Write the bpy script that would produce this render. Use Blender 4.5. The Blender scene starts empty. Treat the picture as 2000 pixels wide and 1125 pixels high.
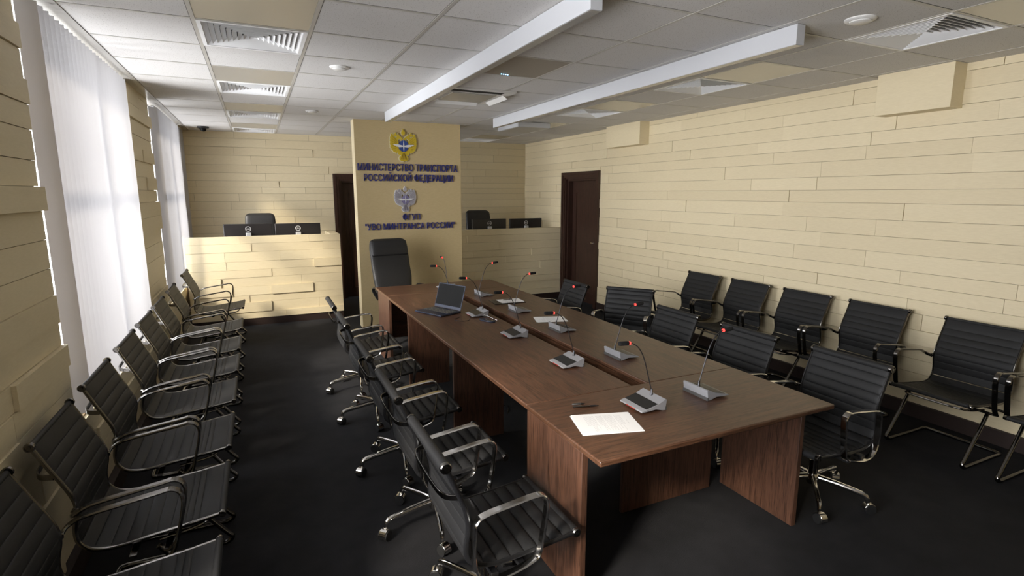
import bpy, bmesh, math, random
from mathutils import Vector, Matrix
random.seed(7)
D = bpy.data
S = bpy.context.scene
COL = S.collection
PI = math.pi
def R(d): return math.radians(d)

# ------------------------------------------------------------------ camera
cam = D.objects.new('camera', D.cameras.new('camera'))
COL.objects.link(cam)
cam.data.sensor_width = 36.0
cam.data.lens = 1058.0 / 2000.0 * 36.0
cam.data.clip_start = 0.05
cam.location = (0.835, -3.565, 1.80)
cam.rotation_euler = (PI / 2 - 0.1726, 0.0, -0.4377)
S.camera = cam
# ------------------------------------------------------------------ world
W = D.worlds.new('world'); S.world = W; W.use_nodes = True
bg = W.node_tree.nodes['Background']
bg.inputs[0].default_value = (0.80, 0.88, 1.0, 1.0)
bg.inputs[1].default_value = 1.2
# ------------------------------------------------------------------ daylight through the three windows
def area(name, loc, rot, sx, sy, power, color, spread=180):
    l = D.lights.new(name, 'AREA'); l.shape = 'RECTANGLE'; l.size = sx; l.size_y = sy
    l.energy = power; l.color = color; l.spread = R(spread)
    o = D.objects.new(name, l); COL.objects.link(o); o.location = loc; o.rotation_euler = rot
    return o
# an area lamp looks along -Z; rotating by -90 deg about Y makes it look along +X
area('daylight_window_middle', (-0.90, 0.95, 1.70), (0, R(-88), 0), 1.9, 2.1, 140, (0.97, 0.98, 1.0), 130)
area('daylight_window_back', (-0.90, 4.60, 1.70), (0, R(-88), 0), 1.9, 2.2, 95, (0.96, 0.97, 1.0), 130)
area('daylight_window_front', (-0.90, -2.80, 1.70), (0, R(-88), 0), 1.9, 2.1, 140, (0.98, 0.98, 1.0), 130)
# soft low sun: travels towards +x, +y and down
sl = D.lights.new('sun', 'SUN'); sl.energy = 5.4; sl.angle = R(8); sl.color = (1.0, 0.90, 0.76)
sun = D.objects.new('sun', sl); COL.objects.link(sun); sun.location = (-6, -4, 5)
sun.rotation_euler = Vector((math.cos(R(30)) * math.cos(R(31)), math.sin(R(30)) * math.cos(R(31)), -math.sin(R(31)))).to_track_quat('-Z', 'Y').to_euler()
# ------------------------------------------------------------------ view
S.view_settings.view_transform = 'Standard'
S.view_settings.look = 'None'
S.view_settings.gamma = 1.0
S.view_settings.use_curve_mapping = False
S.view_settings.exposure = 0.4

# ================================================================== materials
def mat(name, color=(0.8, 0.8, 0.8), rough=0.5, metal=0.0, spec=0.5, emit=None, es=1.0, coat=0.0):
    m = D.materials.new(name); m.use_nodes = True
    b = m.node_tree.nodes['Principled BSDF']
    b.inputs['Base Color'].default_value = (*color, 1); b.inputs['Roughness'].default_value = rough
    b.inputs['Metallic'].default_value = metal; b.inputs['Specular IOR Level'].default_value = spec
    b.inputs['Coat Weight'].default_value = coat
    if emit:
        b.inputs['Emission Color'].default_value = (*emit, 1); b.inputs['Emission Strength'].default_value = es
    return m
def N(m, t, **kw):
    n = m.node_tree.nodes.new(t)
    for k, v in kw.items(): setattr(n, k, v)
    return n
def L(m, a, b): m.node_tree.links.new(a, b)
def ramp(m, fac, stops):
    r = N(m, 'ShaderNodeValToRGB'); L(m, fac, r.inputs[0])
    e = r.color_ramp.elements
    while len(e) < len(stops): e.new(0.5)
    for i, (p, c) in enumerate(stops):
        e[i].position = p; e[i].color = (*c, 1)
    return r.outputs[0]
def coords(m, scale, kind='Object', rot=(0, 0, 0)):
    tc = N(m, 'ShaderNodeTexCoord'); mp = N(m, 'ShaderNodeMapping'); L(m, tc.outputs[kind], mp.inputs[0])
    mp.inputs['Scale'].default_value = scale; mp.inputs['Rotation'].default_value = rot
    return mp.outputs[0]
def noise(m, vec, scale, detail=3, rough=0.55, dist=0.0):
    n = N(m, 'ShaderNodeTexNoise'); L(m, vec, n.inputs['Vector'])
    n.inputs['Scale'].default_value = scale; n.inputs['Detail'].default_value = detail
    n.inputs['Roughness'].default_value = rough; n.inputs['Distortion'].default_value = dist
    return n.outputs['Fac']
def bump(m, h, strength, dist=0.002):
    b = N(m, 'ShaderNodeBump'); L(m, h, b.inputs['Height'])
    b.inputs['Strength'].default_value = strength; b.inputs['Distance'].default_value = dist
    L(m, b.outputs[0], m.node_tree.nodes['Principled BSDF'].inputs['Normal'])
def base_in(m): return m.node_tree.nodes['Principled BSDF'].inputs['Base Color']

def plank_mat(name, c1, c2):
    m = mat(name, c1, 0.55)
    v = coords(m, (7, 7, 60))
    f = noise(m, v, 3.0, 5, 0.65, 0.2)
    col = ramp(m, f, [(0.28, c2), (0.72, c1)])
    geo = N(m, 'ShaderNodeNewGeometry')
    mx = N(m, 'ShaderNodeMix', data_type='RGBA', blend_type='MULTIPLY'); mx.inputs[0].default_value = 1.0
    tint = ramp(m, geo.outputs['Random Per Island'], [(0.0, (0.93, 0.92, 0.90)), (1.0, (1.0, 1.0, 1.0))])
    L(m, col, mx.inputs[6]); L(m, tint, mx.inputs[7]); L(m, mx.outputs[2], base_in(m))
    bump(m, f, 0.08)
    return m
M = {}
M['backing'] = mat('plank_backing', (0.22, 0.155, 0.08), 0.8)
M['plank'] = plank_mat('pale_maple_plank', (0.80, 0.695, 0.475), (0.735, 0.63, 0.415))
M['sign_board'] = plank_mat('golden_maple_board', (0.66, 0.53, 0.30), (0.58, 0.455, 0.245))
def dark_wood(name, axis, c1, c2, rough=0.34):
    m = mat(name, c1, rough, spec=0.5)
    def sc(al, ac): return {'x': (al, ac, ac), 'y': (ac, al, ac), 'z': (ac, ac, al)}[axis]
    warp = noise(m, coords(m, sc(1.2, 3.0)), 1.5, 2, 0.5)
    v = coords(m, sc(1.0, 9.0))
    add = N(m, 'ShaderNodeVectorMath', operation='MULTIPLY_ADD')
    cmb = N(m, 'ShaderNodeCombineXYZ')
    for k in range(3): L(m, warp, cmb.inputs[k])
    L(m, cmb.outputs[0], add.inputs[0]); add.inputs[1].default_value = (1.6, 1.6, 1.6); L(m, v, add.inputs[2])
    a = noise(m, add.outputs[0], 2.6, 5, 0.62, 0.8)          # broad figure
    b = noise(m, coords(m, sc(9.0, 190.0)), 1.0, 3, 0.6, 0.3)  # short dark pores
    c = noise(m, coords(m, sc(3.0, 75.0)), 1.0, 3, 0.6, 0.2)
    mx = N(m, 'ShaderNodeMix', data_type='FLOAT'); mx.inputs[0].default_value = 0.62; L(m, a, mx.inputs[2]); L(m, c, mx.inputs[3])
    mid = tuple((p * 0.55 + q * 0.45) for p, q in zip(c1, c2))
    col = ramp(m, mx.outputs[0], [(0.30, c2), (0.49, mid), (0.68, c1)])
    por = ramp(m, b, [(0.36, (0.30, 0.28, 0.27)), (0.50, (1, 1, 1))])
    ml = N(m, 'ShaderNodeMix', data_type='RGBA', blend_type='MULTIPLY'); ml.inputs[0].default_value = 0.8
    L(m, col, ml.inputs[6]); L(m, por, ml.inputs[7]); L(m, ml.outputs[2], base_in(m)); bump(m, b, 0.25, 0.0008)
    return m
WC1, WC2 = (0.138, 0.065, 0.035), (0.044, 0.021, 0.012)
M['wood_x'] = dark_wood('wenge_grain_across', 'x', WC1, WC2)
M['wood_y'] = dark_wood('wenge_grain_along', 'y', WC1, WC2)
M['wood_z'] = dark_wood('wenge_grain_upright', 'z', (0.125, 0.058, 0.034), (0.044, 0.021, 0.013), 0.45)
M['door'] = dark_wood('door_dark_oak', 'z', (0.060, 0.026, 0.016), (0.026, 0.011, 0.008), 0.42)
M['plinth'] = mat('dark_plinth', (0.022, 0.011, 0.008), 0.6)
# ceiling tile with small dark specks
m = mat('speckled_ceiling_tile', (0.7, 0.68, 0.66), 0.85)
v = coords(m, (1, 1, 1)); n1 = noise(m, v, 150, 2, 0.55)
L(m, ramp(m, n1, [(0.31, (0.30, 0.27, 0.24)), (0.38, (0.66, 0.642, 0.622))]), base_in(m)); M['tile'] = m
M['panel'] = mat('satin_ceiling_panel', (0.55, 0.53, 0.49), 0.27, 0.4)
M['tbar'] = mat('ceiling_grid_metal', (0.56, 0.54, 0.50), 0.45, 0.2)
M['tbar_painted_shade'] = mat('grid_painted_shadow', (0.06, 0.055, 0.05), 0.8)  # dark colour painting the shade of the tile reveals beside the bars
M['white'] = mat('white_painted_metal', (0.80, 0.80, 0.81), 0.45)
M['white_gloss'] = mat('white_plastic', (0.78, 0.77, 0.75), 0.3)
M['beam'] = mat('white_luminaire_body', (0.53, 0.54, 0.565), 0.5)
M['dark_slot'] = mat('dark_slot', (0.01, 0.01, 0.01), 0.7)
M['vent'] = mat('white_vent_blade', (0.90, 0.90, 0.90), 0.45)
M['slot_grey'] = mat('vent_interior', (0.05, 0.05, 0.05), 0.7)
M['led_blue'] = mat('blue_led', (0.1, 0.3, 0.8), 0.4, emit=(0.25, 0.65, 1.0), es=6)
# carpet
m = mat('charcoal_carpet', (0.012, 0.012, 0.014), 0.95, spec=0.25)
v = coords(m, (1, 1, 1)); a = noise(m, v, 420, 3, 0.7); b = noise(m, v, 5, 3, 0.6)
mx = N(m, 'ShaderNodeMix', data_type='FLOAT'); mx.inputs[0].default_value = 0.35
L(m, a, mx.inputs[2]); L(m, b, mx.inputs[3])
L(m, ramp(m, mx.outputs[0], [(0.35, (0.009, 0.009, 0.010)), (0.65, (0.026, 0.026, 0.029))]), base_in(m))
bump(m, a, 0.9, 0.004); M['carpet'] = m
# leather
m = mat('black_ribbed_leather', (0.016, 0.016, 0.0165), 0.56, spec=0.32)
a = noise(m, coords(m, (1, 1, 1)), 260, 2, 0.6); bump(m, a, 0.12, 0.0006); M['leather'] = m
M['leather_soft'] = mat('black_padded_leather', (0.016, 0.016, 0.017), 0.48)
M['mesh_dark'] = mat('black_mesh_cloth', (0.015, 0.016, 0.017), 0.8)
M['chrome'] = mat('polished_chrome', (0.72, 0.70, 0.67), 0.10, 1.0)
M['chrome_dark'] = mat('dark_chrome', (0.20, 0.19, 0.18), 0.16, 1.0)
M['rubber'] = mat('black_rubber', (0.012, 0.012, 0.012), 0.55)
M['black'] = mat('black_plastic', (0.010, 0.010, 0.011), 0.35)
M['monitor'] = mat('monitor_back_plastic', (0.018, 0.016, 0.017), 0.38)
M['screen'] = mat('dark_screen', (0.005, 0.005, 0.005), 0.45, spec=0.08)
M['laptop'] = mat('navy_laptop_shell', (0.022, 0.028, 0.050), 0.38, 0.3)
M['keys'] = mat('laptop_keys', (0.03, 0.03, 0.033), 0.6)
M['keymark'] = mat('key_legend', (0.42, 0.38, 0.26), 0.6)
M['grey_body'] = mat('light_grey_conference_unit', (0.27, 0.27, 0.28), 0.42)
M['grey_dark'] = mat('grey_conference_unit_base', (0.07, 0.068, 0.066), 0.5)
M['pad'] = mat('dark_touch_panel', (0.014, 0.014, 0.014), 0.30)
M['foam'] = mat('black_mic_foam', (0.006, 0.006, 0.006), 0.95)
M['neck'] = mat('gooseneck_metal', (0.07, 0.07, 0.075), 0.35, 0.8)
M['red'] = mat('red_led_ring', (0.8, 0.02, 0.02), 0.4, emit=(1.0, 0.05, 0.04), es=2.2)
M['red_mark'] = mat('red_marking', (0.30, 0.02, 0.015), 0.5)
M['paper'] = mat('white_paper', (0.86, 0.86, 0.86), 0.7)
M['ink'] = mat('grey_print', (0.62, 0.62, 0.63), 0.8)
M['blue'] = mat('navy_sign_letter', (0.026, 0.034, 0.21), 0.4)
M['yellow'] = mat('yellow_emblem', (0.68, 0.50, 0.035), 0.45)
M['yellow_dark'] = mat('ochre_emblem_line', (0.34, 0.22, 0.02), 0.5)
M['cream'] = mat('cream_emblem_edge', (0.78, 0.72, 0.50), 0.5)
M['white_emb'] = mat('white_emblem', (0.80, 0.80, 0.82), 0.4)
M['globe'] = mat('blue_globe', (0.04, 0.08, 0.30), 0.4)
M['lilac'] = mat('silver_emblem', (0.42, 0.40, 0.44), 0.4)
M['lilac_globe'] = mat('lilac_globe', (0.22, 0.20, 0.36), 0.4)
M['silver_line'] = mat('silver_emblem_line', (0.24, 0.22, 0.27), 0.5)
M['logo'] = mat('silver_logo', (0.62, 0.62, 0.62), 0.35)
M['stand'] = mat('silver_monitor_stand', (0.62, 0.63, 0.65), 0.35, 0.2)
M['frame_w'] = mat('window_frame_white', (0.80, 0.80, 0.80), 0.4)
# blind slat: diffuse + translucent cloth
m = D.materials.new('white_blind_cloth'); m.use_nodes = True; nt = m.node_tree
for n in list(nt.nodes): nt.nodes.remove(n)
o = nt.nodes.new('ShaderNodeOutputMaterial'); d = nt.nodes.new('ShaderNodeBsdfDiffuse'); t = nt.nodes.new('ShaderNodeBsdfTranslucent'); x = nt.nodes.new('ShaderNodeMixShader')
d.inputs[0].default_value = (0.60, 0.59, 0.595, 1); t.inputs[0].default_value = (0.60, 0.59, 0.60, 1); x.inputs[0].default_value = 0.20
nt.links.new(d.outputs[0], x.inputs[1]); nt.links.new(t.outputs[0], x.inputs[2]); nt.links.new(x.outputs[0], o.inputs[0]); M['blind'] = m
# window pane
m = D.materials.new('window_glass'); m.use_nodes = True; nt = m.node_tree
for n in list(nt.nodes): nt.nodes.remove(n)
o = nt.nodes.new('ShaderNodeOutputMaterial'); d = nt.nodes.new('ShaderNodeBsdfTransparent'); t = nt.nodes.new('ShaderNodeBsdfGlossy'); x = nt.nodes.new('ShaderNodeMixShader')
t.inputs['Roughness'].default_value = 0.02; x.inputs[0].default_value = 0.06
nt.links.new(d.outputs[0], x.inputs[1]); nt.links.new(t.outputs[0], x.inputs[2]); nt.links.new(x.outputs[0], o.inputs[0]); M['glass'] = m

# ================================================================== helpers
def tag(o, label=None, cat=None, group=None, kind=None):
    if label: o['label'] = label
    if cat: o['category'] = cat
    if group: o['group'] = group
    if kind: o['kind'] = kind
    return o
def obj(name, bm, m, parent=None, smooth=True, loc=(0, 0, 0), rot=(0, 0, 0), ang=35, bevel=0.0):
    me = D.meshes.new(name)
    bmesh.ops.recalc_face_normals(bm, faces=bm.faces)
    bm.to_mesh(me); bm.free()
    for mm in (m if isinstance(m, (list, tuple)) else [m]): me.materials.append(mm)
    if smooth:
        me.shade_smooth(); me.set_sharp_from_angle(angle=R(ang))
    o = D.objects.new(name, me); COL.objects.link(o); o.location = loc; o.rotation_euler = rot
    if parent: o.parent = parent
    if bevel:
        b = o.modifiers.new('bevel', 'BEVEL'); b.width = bevel; b.segments = 2; b.limit_method = 'ANGLE'
    return o
def struct(name, bm, m, **k): return tag(obj(name, bm, m, **k), kind='structure')
def empty(name, loc=(0, 0, 0), rz=0.0):
    o = D.objects.new(name, None); COL.objects.link(o); o.location = loc; o.rotation_euler = (0, 0, rz); o.empty_display_size = 0.1
    return o
def kids(o): return list(o.children)
TREE = {}
def copy_tree(o, parent=None):
    c = o.copy(); COL.objects.link(c)
    if parent: c.parent = parent
    for ch in TREE_children(o): copy_tree(ch, c)
    return c
def TREE_children(o): return [q for q in D.objects if q.parent == o]
def box(bm, x0, x1, y0, y1, z0, z1, mi=0, mtx=None):
    vs = [bm.verts.new((x, y, z)) for z in (z0, z1) for x, y in ((x0, y0), (x1, y0), (x1, y1), (x0, y1))]
    if mtx is not None:
        for v in vs: v.co = mtx @ v.co
    for q in ((0, 3, 2, 1), (4, 5, 6, 7), (0, 1, 5, 4), (1, 2, 6, 5), (2, 3, 7, 6), (3, 0, 4, 7)):
        f = bm.faces.new([vs[i] for i in q]); f.material_index = mi
    return vs
def NB(): return bmesh.new()
def boxo(name, b, m, parent=None, bevel=0.0, **k):
    bm = NB(); box(bm, *b); return obj(name, bm, m, parent, bevel=bevel, **k)
def catmull(pts, n=6, closed=False):
    P = [Vector(p) for p in pts]; out = []
    c = len(P); rng = range(c if closed else c - 1)
    for i in rng:
        p0 = P[(i - 1) % c] if closed or i > 0 else P[0]
        p1 = P[i]; p2 = P[(i + 1) % c]
        p3 = P[(i + 2) % c] if closed or i + 2 < c else P[-1]
        for k in range(n):
            t = k / n
            out.append(0.5 * ((2 * p1) + (-p0 + p2) * t + (2 * p0 - 5 * p1 + 4 * p2 - p3) * t * t + (-p0 + 3 * p1 - 3 * p2 + p3) * t ** 3))
    if not closed: out.append(P[-1])
    return out
def circ(r, n=10): return [(r * math.cos(2 * PI * i / n), r * math.sin(2 * PI * i / n)) for i in range(n)]
def rect(w, h, b=0.3):
    # flattened rounded band, w along the reference axis, h across
    k = min(w, h) * b / 2; a, c = w / 2, h / 2
    return [(a - k, -c), (a, -c + k), (a, c - k), (a - k, c), (-a + k, c), (-a, c - k), (-a, -c + k), (-a + k, -c)]
def sweep(bm, pts, sec, ref=(0, 1, 0), closed=False, scale=None, mi=0):
    P = [Vector(p) for p in pts]; n = len(P); rings = []
    ref = Vector(ref)
    for i in range(n):
        a = P[(i - 1) % n] if closed or i > 0 else P[i]; b = P[(i + 1) % n] if closed or i < n - 1 else P[i]
        T = (b - a).normalized()
        u = ref - T * ref.dot(T)
        if u.length < 1e-3: u = Vector((1, 0, 0)) - T * T.x
        if u.length < 1e-3: u = Vector((0, 0, 1))
        u.normalize(); w = T.cross(u)
        s = scale[i] if scale else 1.0
        rings.append([bm.verts.new(P[i] + u * (x * s) + w * (y * s)) for x, y in sec])
    m = len(sec)
    for i in range(n if closed else n - 1):
        A, B = rings[i], rings[(i + 1) % n]
        for j in range(m):
            f = bm.faces.new((A[j], A[(j + 1) % m], B[(j + 1) % m], B[j])); f.material_index = mi
    if not closed:
        bm.faces.new(list(reversed(rings[0]))).material_index = mi; bm.faces.new(rings[-1]).material_index = mi
def tube(bm, pts, r, seg=10, mi=0, closed=False, ref=(0, 1, 0), scale=None): sweep(bm, pts, circ(r, seg), ref, closed, scale, mi)
def cyl(bm, p0, p1, r, seg=16, mi=0):
    d = Vector(p1) - Vector(p0); ref = (0, 0, 1) if abs(d.normalized().z) < 0.9 else (0, 1, 0)
    sweep(bm, [p0, p1], circ(r, seg), ref, mi=mi)
def lathe(bm, prof, c=(0, 0, 0), seg=24, mi=0, mtx=None):
    rings = []
    for r, z in prof:
        rings.append([bm.verts.new(Vector((c[0] + r * math.cos(2 * PI * i / seg), c[1] + r * math.sin(2 * PI * i / seg), c[2] + z))) for i in range(seg)])
    if mtx is not None:
        for g in rings:
            for v in g: v.co = mtx @ v.co
    for A, B in zip(rings, rings[1:]):
        for j in range(seg):
            bm.faces.new((A[j], A[(j + 1) % seg], B[(j + 1) % seg], B[j])).material_index = mi
    bm.faces.new(list(reversed(rings[0]))).material_index = mi; bm.faces.new(rings[-1]).material_index = mi
def extrude_poly(bm, pts, z0, z1, mi=0, mtx=None):
    a = [bm.verts.new((x, y, z0)) for x, y in pts]; b = [bm.verts.new((x, y, z1)) for x, y in pts]
    if mtx is not None:
        for v in a + b: v.co = mtx @ v.co
    n = len(pts)
    bm.faces.new(list(reversed(a))).material_index = mi; bm.faces.new(b).material_index = mi
    for i in range(n): bm.faces.new((a[i], a[(i + 1) % n], b[(i + 1) % n], b[i])).material_index = mi

H = 2.734
XR, YB, YF = 5.60, 6.03, -5.6
# ================================================================== room
bm = NB(); box(bm, -0.7, 6.0, YF - 0.2, YB + 0.3, -0.10, 0.0); struct('floor', bm, M['carpet'], smooth=False)

ROWZ = [2.80, 2.68, 2.556, 2.446, 2.314, 2.203, 2.09, 1.951, 1.832, 1.720, 1.582, 1.444, 1.312, 1.173, 1.061, 0.954, 0.844, 0.712, 0.592, 0.472, 0.36, 0.235, 0.11]
BROWZ = [2.76, 2.635, 2.504, 2.379, 2.239, 2.115, 1.995, 1.898, 1.799, 1.679, 1.548, 1.431, 1.312, 1.19, 1.07, 0.95, 0.84, 0.71, 0.59, 0.47, 0.36, 0.235, 0.11]
RJ = [[-1.42, -0.43, 1.5, 2.9, 4.1], [-0.37, 0.79, 1.76, 3.0, 4.6], [-0.69, 0.32, 2.2, 3.7, 5.2], [-1.43, -0.75, 0.31, 1.9, 3.3, 4.7], [-0.56, 0.6, 1.58, 2.9, 4.3], [-1.3, -0.53, 0.4, 2.54, 3.16, 5.0], [-1.32, -0.13, 1.02, 2.21, 3.25, 5.3], [-0.1, 0.65, 1.9, 4.8], [0.18, 1.94, 3.03, 5.4], [-0.89, 0.24, 1.6, 5.0], [-0.68, -0.03, 0.84, 2.04, 5.6], [-0.19, 1.87, 3.0, 4.9], [-0.62, 0.08, 0.76, 2.3, 5.3], [-1.69, -0.92, 1.34, 2.33], [-1.63, -0.2, 1.97, 2.89], [-1.0, 0.4, 2.93]]
BJ = [[0.61, 1.69, 4.67], [-0.07, 1.05, 2.22, 5.05], [0.59, 1.74, 4.94], [0.82, 1.52, 2.12, 4.41], [0.89, 1.97, 4.78, 5.44], [1.01, 1.9, 4.53], [0.04, 1.2, 4.54], [0.94, 1.59, 4.2], [0.0, 0.61, 1.27, 4.31, 5.43], [0.49, 1.1, 1.74, 4.91], [0.9, 1.82, 4.47], [0.23, 1.4]]
def fill_joints(js, a, b):
    out = sorted(j for j in js if a + 0.15 < j < b - 0.1)
    res = [a]
    for j in out + [b]:
        while j - res[-1] > 2.4: res.append(res[-1] + random.uniform(0.9, 1.5))
        res.append(j)
    return res
def rnd_joints(a, b):
    r = [a]
    while r[-1] < b - 0.5: r.append(r[-1] + random.uniform(0.5, 1.5))
    r[-1] = b
    return r
def planks(bm, axis, plane, sign, spans, rows, joints=None, dmax=0.018, thick=0.05, zmin=0.0):
    """planks of a wall whose face looks along sign*axis; spans(z0,z1) -> list of (a,b) along the wall"""
    for i in range(len(rows) - 1):
        z1, z0 = rows[i], rows[i + 1]
        for a, b in spans(z0, z1):
            js = fill_joints(joints[i], a, b) if joints and i < len(joints) else rnd_joints(a, b)
            for p, q in zip(js, js[1:]):
                d = random.choice([0, 0, 0.1, 0.2, 0.35, 0.7] if dmax < 0.02 else [0, 0.15, 0.3, 0.6, 1.0]) * dmax
                lo, hi = plane - sign * thick, plane + sign * d - sign * dmax * 0.5
                u0, u1 = p + 0.0013, q - 0.0013; g0, g1 = z0 + 0.0013, z1 - 0.0013
                if axis == 'x': box(bm, min(lo, hi), max(lo, hi), u0, u1, g0, g1)
                else: box(bm, u0, u1, min(lo, hi), max(lo, hi), g0, g1)

# right wall with a door opening
DR = (3.46, 4.57, 2.145)
def sp_right(z0, z1):
    if z0 < DR[2] - 0.01: return [(YF, DR[0]), (DR[1], YB)]
    return [(YF, YB)]
bm = NB(); planks(bm, 'x', XR, -1, sp_right, ROWZ, RJ, 0.012); box(bm, XR - 0.003, XR + 0.02, DR[0] + 0.0013, DR[1] - 0.0013, 2.147, 2.2017)
box(bm, XR + 0.014, XR + 0.25, YF, DR[0], 0, 2.8, 1); box(bm, XR + 0.014, XR + 0.25, DR[1], YB + 0.2, 0, 2.8, 1); box(bm, XR + 0.014, XR + 0.25, DR[0], DR[1], DR[2], 2.8, 1)
struct('wall_right', bm, [M['plank'], M['backing']], smooth=False)
# back wall with a door opening behind the sign board
DB = (2.03, 3.05, 2.125)
def sp_back(z0, z1):
    if z0 < DB[2] - 0.02: return [(-0.3, DB[0]), (DB[1], XR + 0.012)]
    return [(-0.3, XR + 0.012)]
bm = NB(); planks(bm, 'y', YB, -1, sp_back, BROWZ, BJ, 0.014)
box(bm, -0.3, DB[0], YB + 0.014, YB + 0.2, 0, 2.8, 1); box(bm, DB[1], XR + 0.014, YB + 0.014, YB + 0.2, 0, 2.8, 1); box(bm, DB[0], DB[1], YB + 0.014, YB + 0.2, DB[2], 2.8, 1)
struct('wall_back', bm, [M['plank'], M['backing']], smooth=False)
# left wall: solid below the sills, planks between the windows
WINS = [(-3.95, -1.75), (-0.26, 2.02), (3.16, 5.42)]
def sp_left(z0, z1):
    if z1 < 0.62: return [(YF, YB)]
    return [(YF, WINS[0][0]), (WINS[0][1], WINS[1][0]), (WINS[1][1], WINS[2][0]), (WINS[2][1], YB)]
bm = NB(); planks(bm, 'x', -0.075, 1, sp_left, ROWZ, None, 0.024, 0.06)
for a, b in sp_left(1, 2): box(bm, -0.45, -0.105, a, b, 0.6, 2.8, 1)
box(bm, -0.45, -0.105, YF, YB, 0, 0.6, 1)
struct('wall_left', bm, [M['plank'], M['backing']], smooth=False)
bm = NB(); planks(bm, 'y', YF, 1, lambda a, b: [(-0.3, XR)], ROWZ, None, 0.012)
box(bm, -0.45, XR + 0.2, YF - 0.2, YF - 0.04, 0, 2.8); struct('wall_front', bm, M['plank'], smooth=False)
# windows
for i, (a, b) in enumerate(WINS):
    bm = NB(); x0, x1 = -0.42, -0.36
    for y in (a, (a + b) / 2 - 0.03, b - 0.06): box(bm, x0, x1, y, y + 0.06, 0.6, 2.74)
    for z in (0.6, 1.95, 2.68): box(bm, x0, x1, a, b, z, z + 0.06)
    box(bm, -0.45, -0.12, a, b, 0.585, 0.605)
    w = struct('window_%d' % (i + 1), bm, M['frame_w'], smooth=False)
    obj_ = boxo('pane', (-0.393, -0.388, a + 0.03, b - 0.03, 0.63, 2.71), M['glass'], w, smooth=False)
# baseboards
bm = NB(); box(bm, XR - 0.022, XR + 0.02, YF, DR[0], 0, 0.11); box(bm, XR - 0.022, XR + 0.02, DR[1], YB, 0, 0.11); struct('baseboard_right', bm, M['plinth'], smooth=False)
bm = NB(); box(bm, -0.1, DB[0], YB - 0.022, YB + 0.02, 0, 0.11); box(bm, DB[1], XR, YB - 0.022, YB + 0.02, 0, 0.11); struct('baseboard_back', bm, M['plinth'], smooth=False)
bm = NB(); box(bm, -0.1, -0.045, YF, YB, 0, 0.11); struct('baseboard_left', bm, M['plinth'], smooth=False)
# boxed-in ducts at the top of the right wall
for k, (a, b, z) in enumerate([(-1.20, -0.66, 2.42), (2.36, 3.12, 2.44)]):
    bm = NB(); box(bm, XR - 0.15, XR + 0.03, a, b, z, H + 0.004); struct('trim_%d' % (k + 1), bm, M['plank'], smooth=False, bevel=0.002)

# sign pillar
bm = NB(); box(bm, 2.035, 3.468, 3.75, 3.96, 0, H + 0.003); struct('wall_sign', bm, M['sign_board'], smooth=False, bevel=0.003)
bm = NB(); box(bm, 2.033, 2.0352, 3.752, 3.958, 0, H); struct('trim_3', bm, M['plank'], smooth=False)

# doors
def door(name, mtx, w, h, handle_side):
    """local: u along the wall, v into the wall, z up"""
    bm = NB()
    steps = [(0.0, 0.045, -0.035), (0.045, 0.085, -0.022), (0.085, 0.11, -0.006), (0.11, 0.14, 0.03)]
    for a, b, v in steps:
        box(bm, a, b, v, 0.20, 0, h - a, mtx=mtx); box(bm, w - b, w - a, v, 0.20, 0, h - a, mtx=mtx); box(bm, b, w - b, v, 0.20, h - b, h - a, mtx=mtx)
    d = struct(name, bm, M['door'], smooth=False)
    bm = NB(); box(bm, 0.14, w - 0.14, 0.12, 0.16, 0.005, h - 0.14, mtx=mtx)
    p, q = 0.14 + 0.11, w - 0.14 - 0.11
    for a, b, z0, z1 in ((p, p + 0.018, 0.16, h - 0.32), (q - 0.018, q, 0.16, h - 0.32), (p, q, 0.16, 0.178), (p, q, h - 0.338, h - 0.32)):
        box(bm, a, b, 0.108, 0.13, z0, z1, mtx=mtx)
    box(bm, p + 0.03, q - 0.03, 0.113, 0.13, 0.20, h - 0.36, mtx=mtx)
    leaf = obj('door_leaf', bm, M['door'], d, smooth=False)
    bm = NB(); hs = 0.19 if handle_side < 0 else w - 0.19
    s = 1 if handle_side < 0 else -1
    A = [Vector((hs, 0.12, 1.02)), Vector((hs, 0.07, 1.02)), Vector((hs + s * 0.015, 0.06, 1.02)), Vector((hs + s * 0.12, 0.06, 1.02))]
    tube(bm, [mtx @ p for p in A], 0.009, 8, ref=(0, 0, 1)); cyl(bm, mtx @ Vector((hs, 0.12, 1.02)), mtx @ Vector((hs, 0.108, 1.02)), 0.026)
    obj('door_handle', bm, M['chrome'], leaf)
    return d
# right wall: u = +y from 3.46, v = +x
MR = Matrix(((0, 1, 0, XR), (1, 0, 0, DR[0]), (0, 0, 1, 0), (0, 0, 0, 1)))
door('door_1', MR, DR[1] - DR[0], DR[2], -1)
MB_ = Matrix(((1, 0, 0, DB[0]), (0, 1, 0, YB), (0, 0, 1, 0), (0, 0, 0, 1)))
door('door_2', MB_, DB[1] - DB[0], DB[2], 1)

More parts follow.
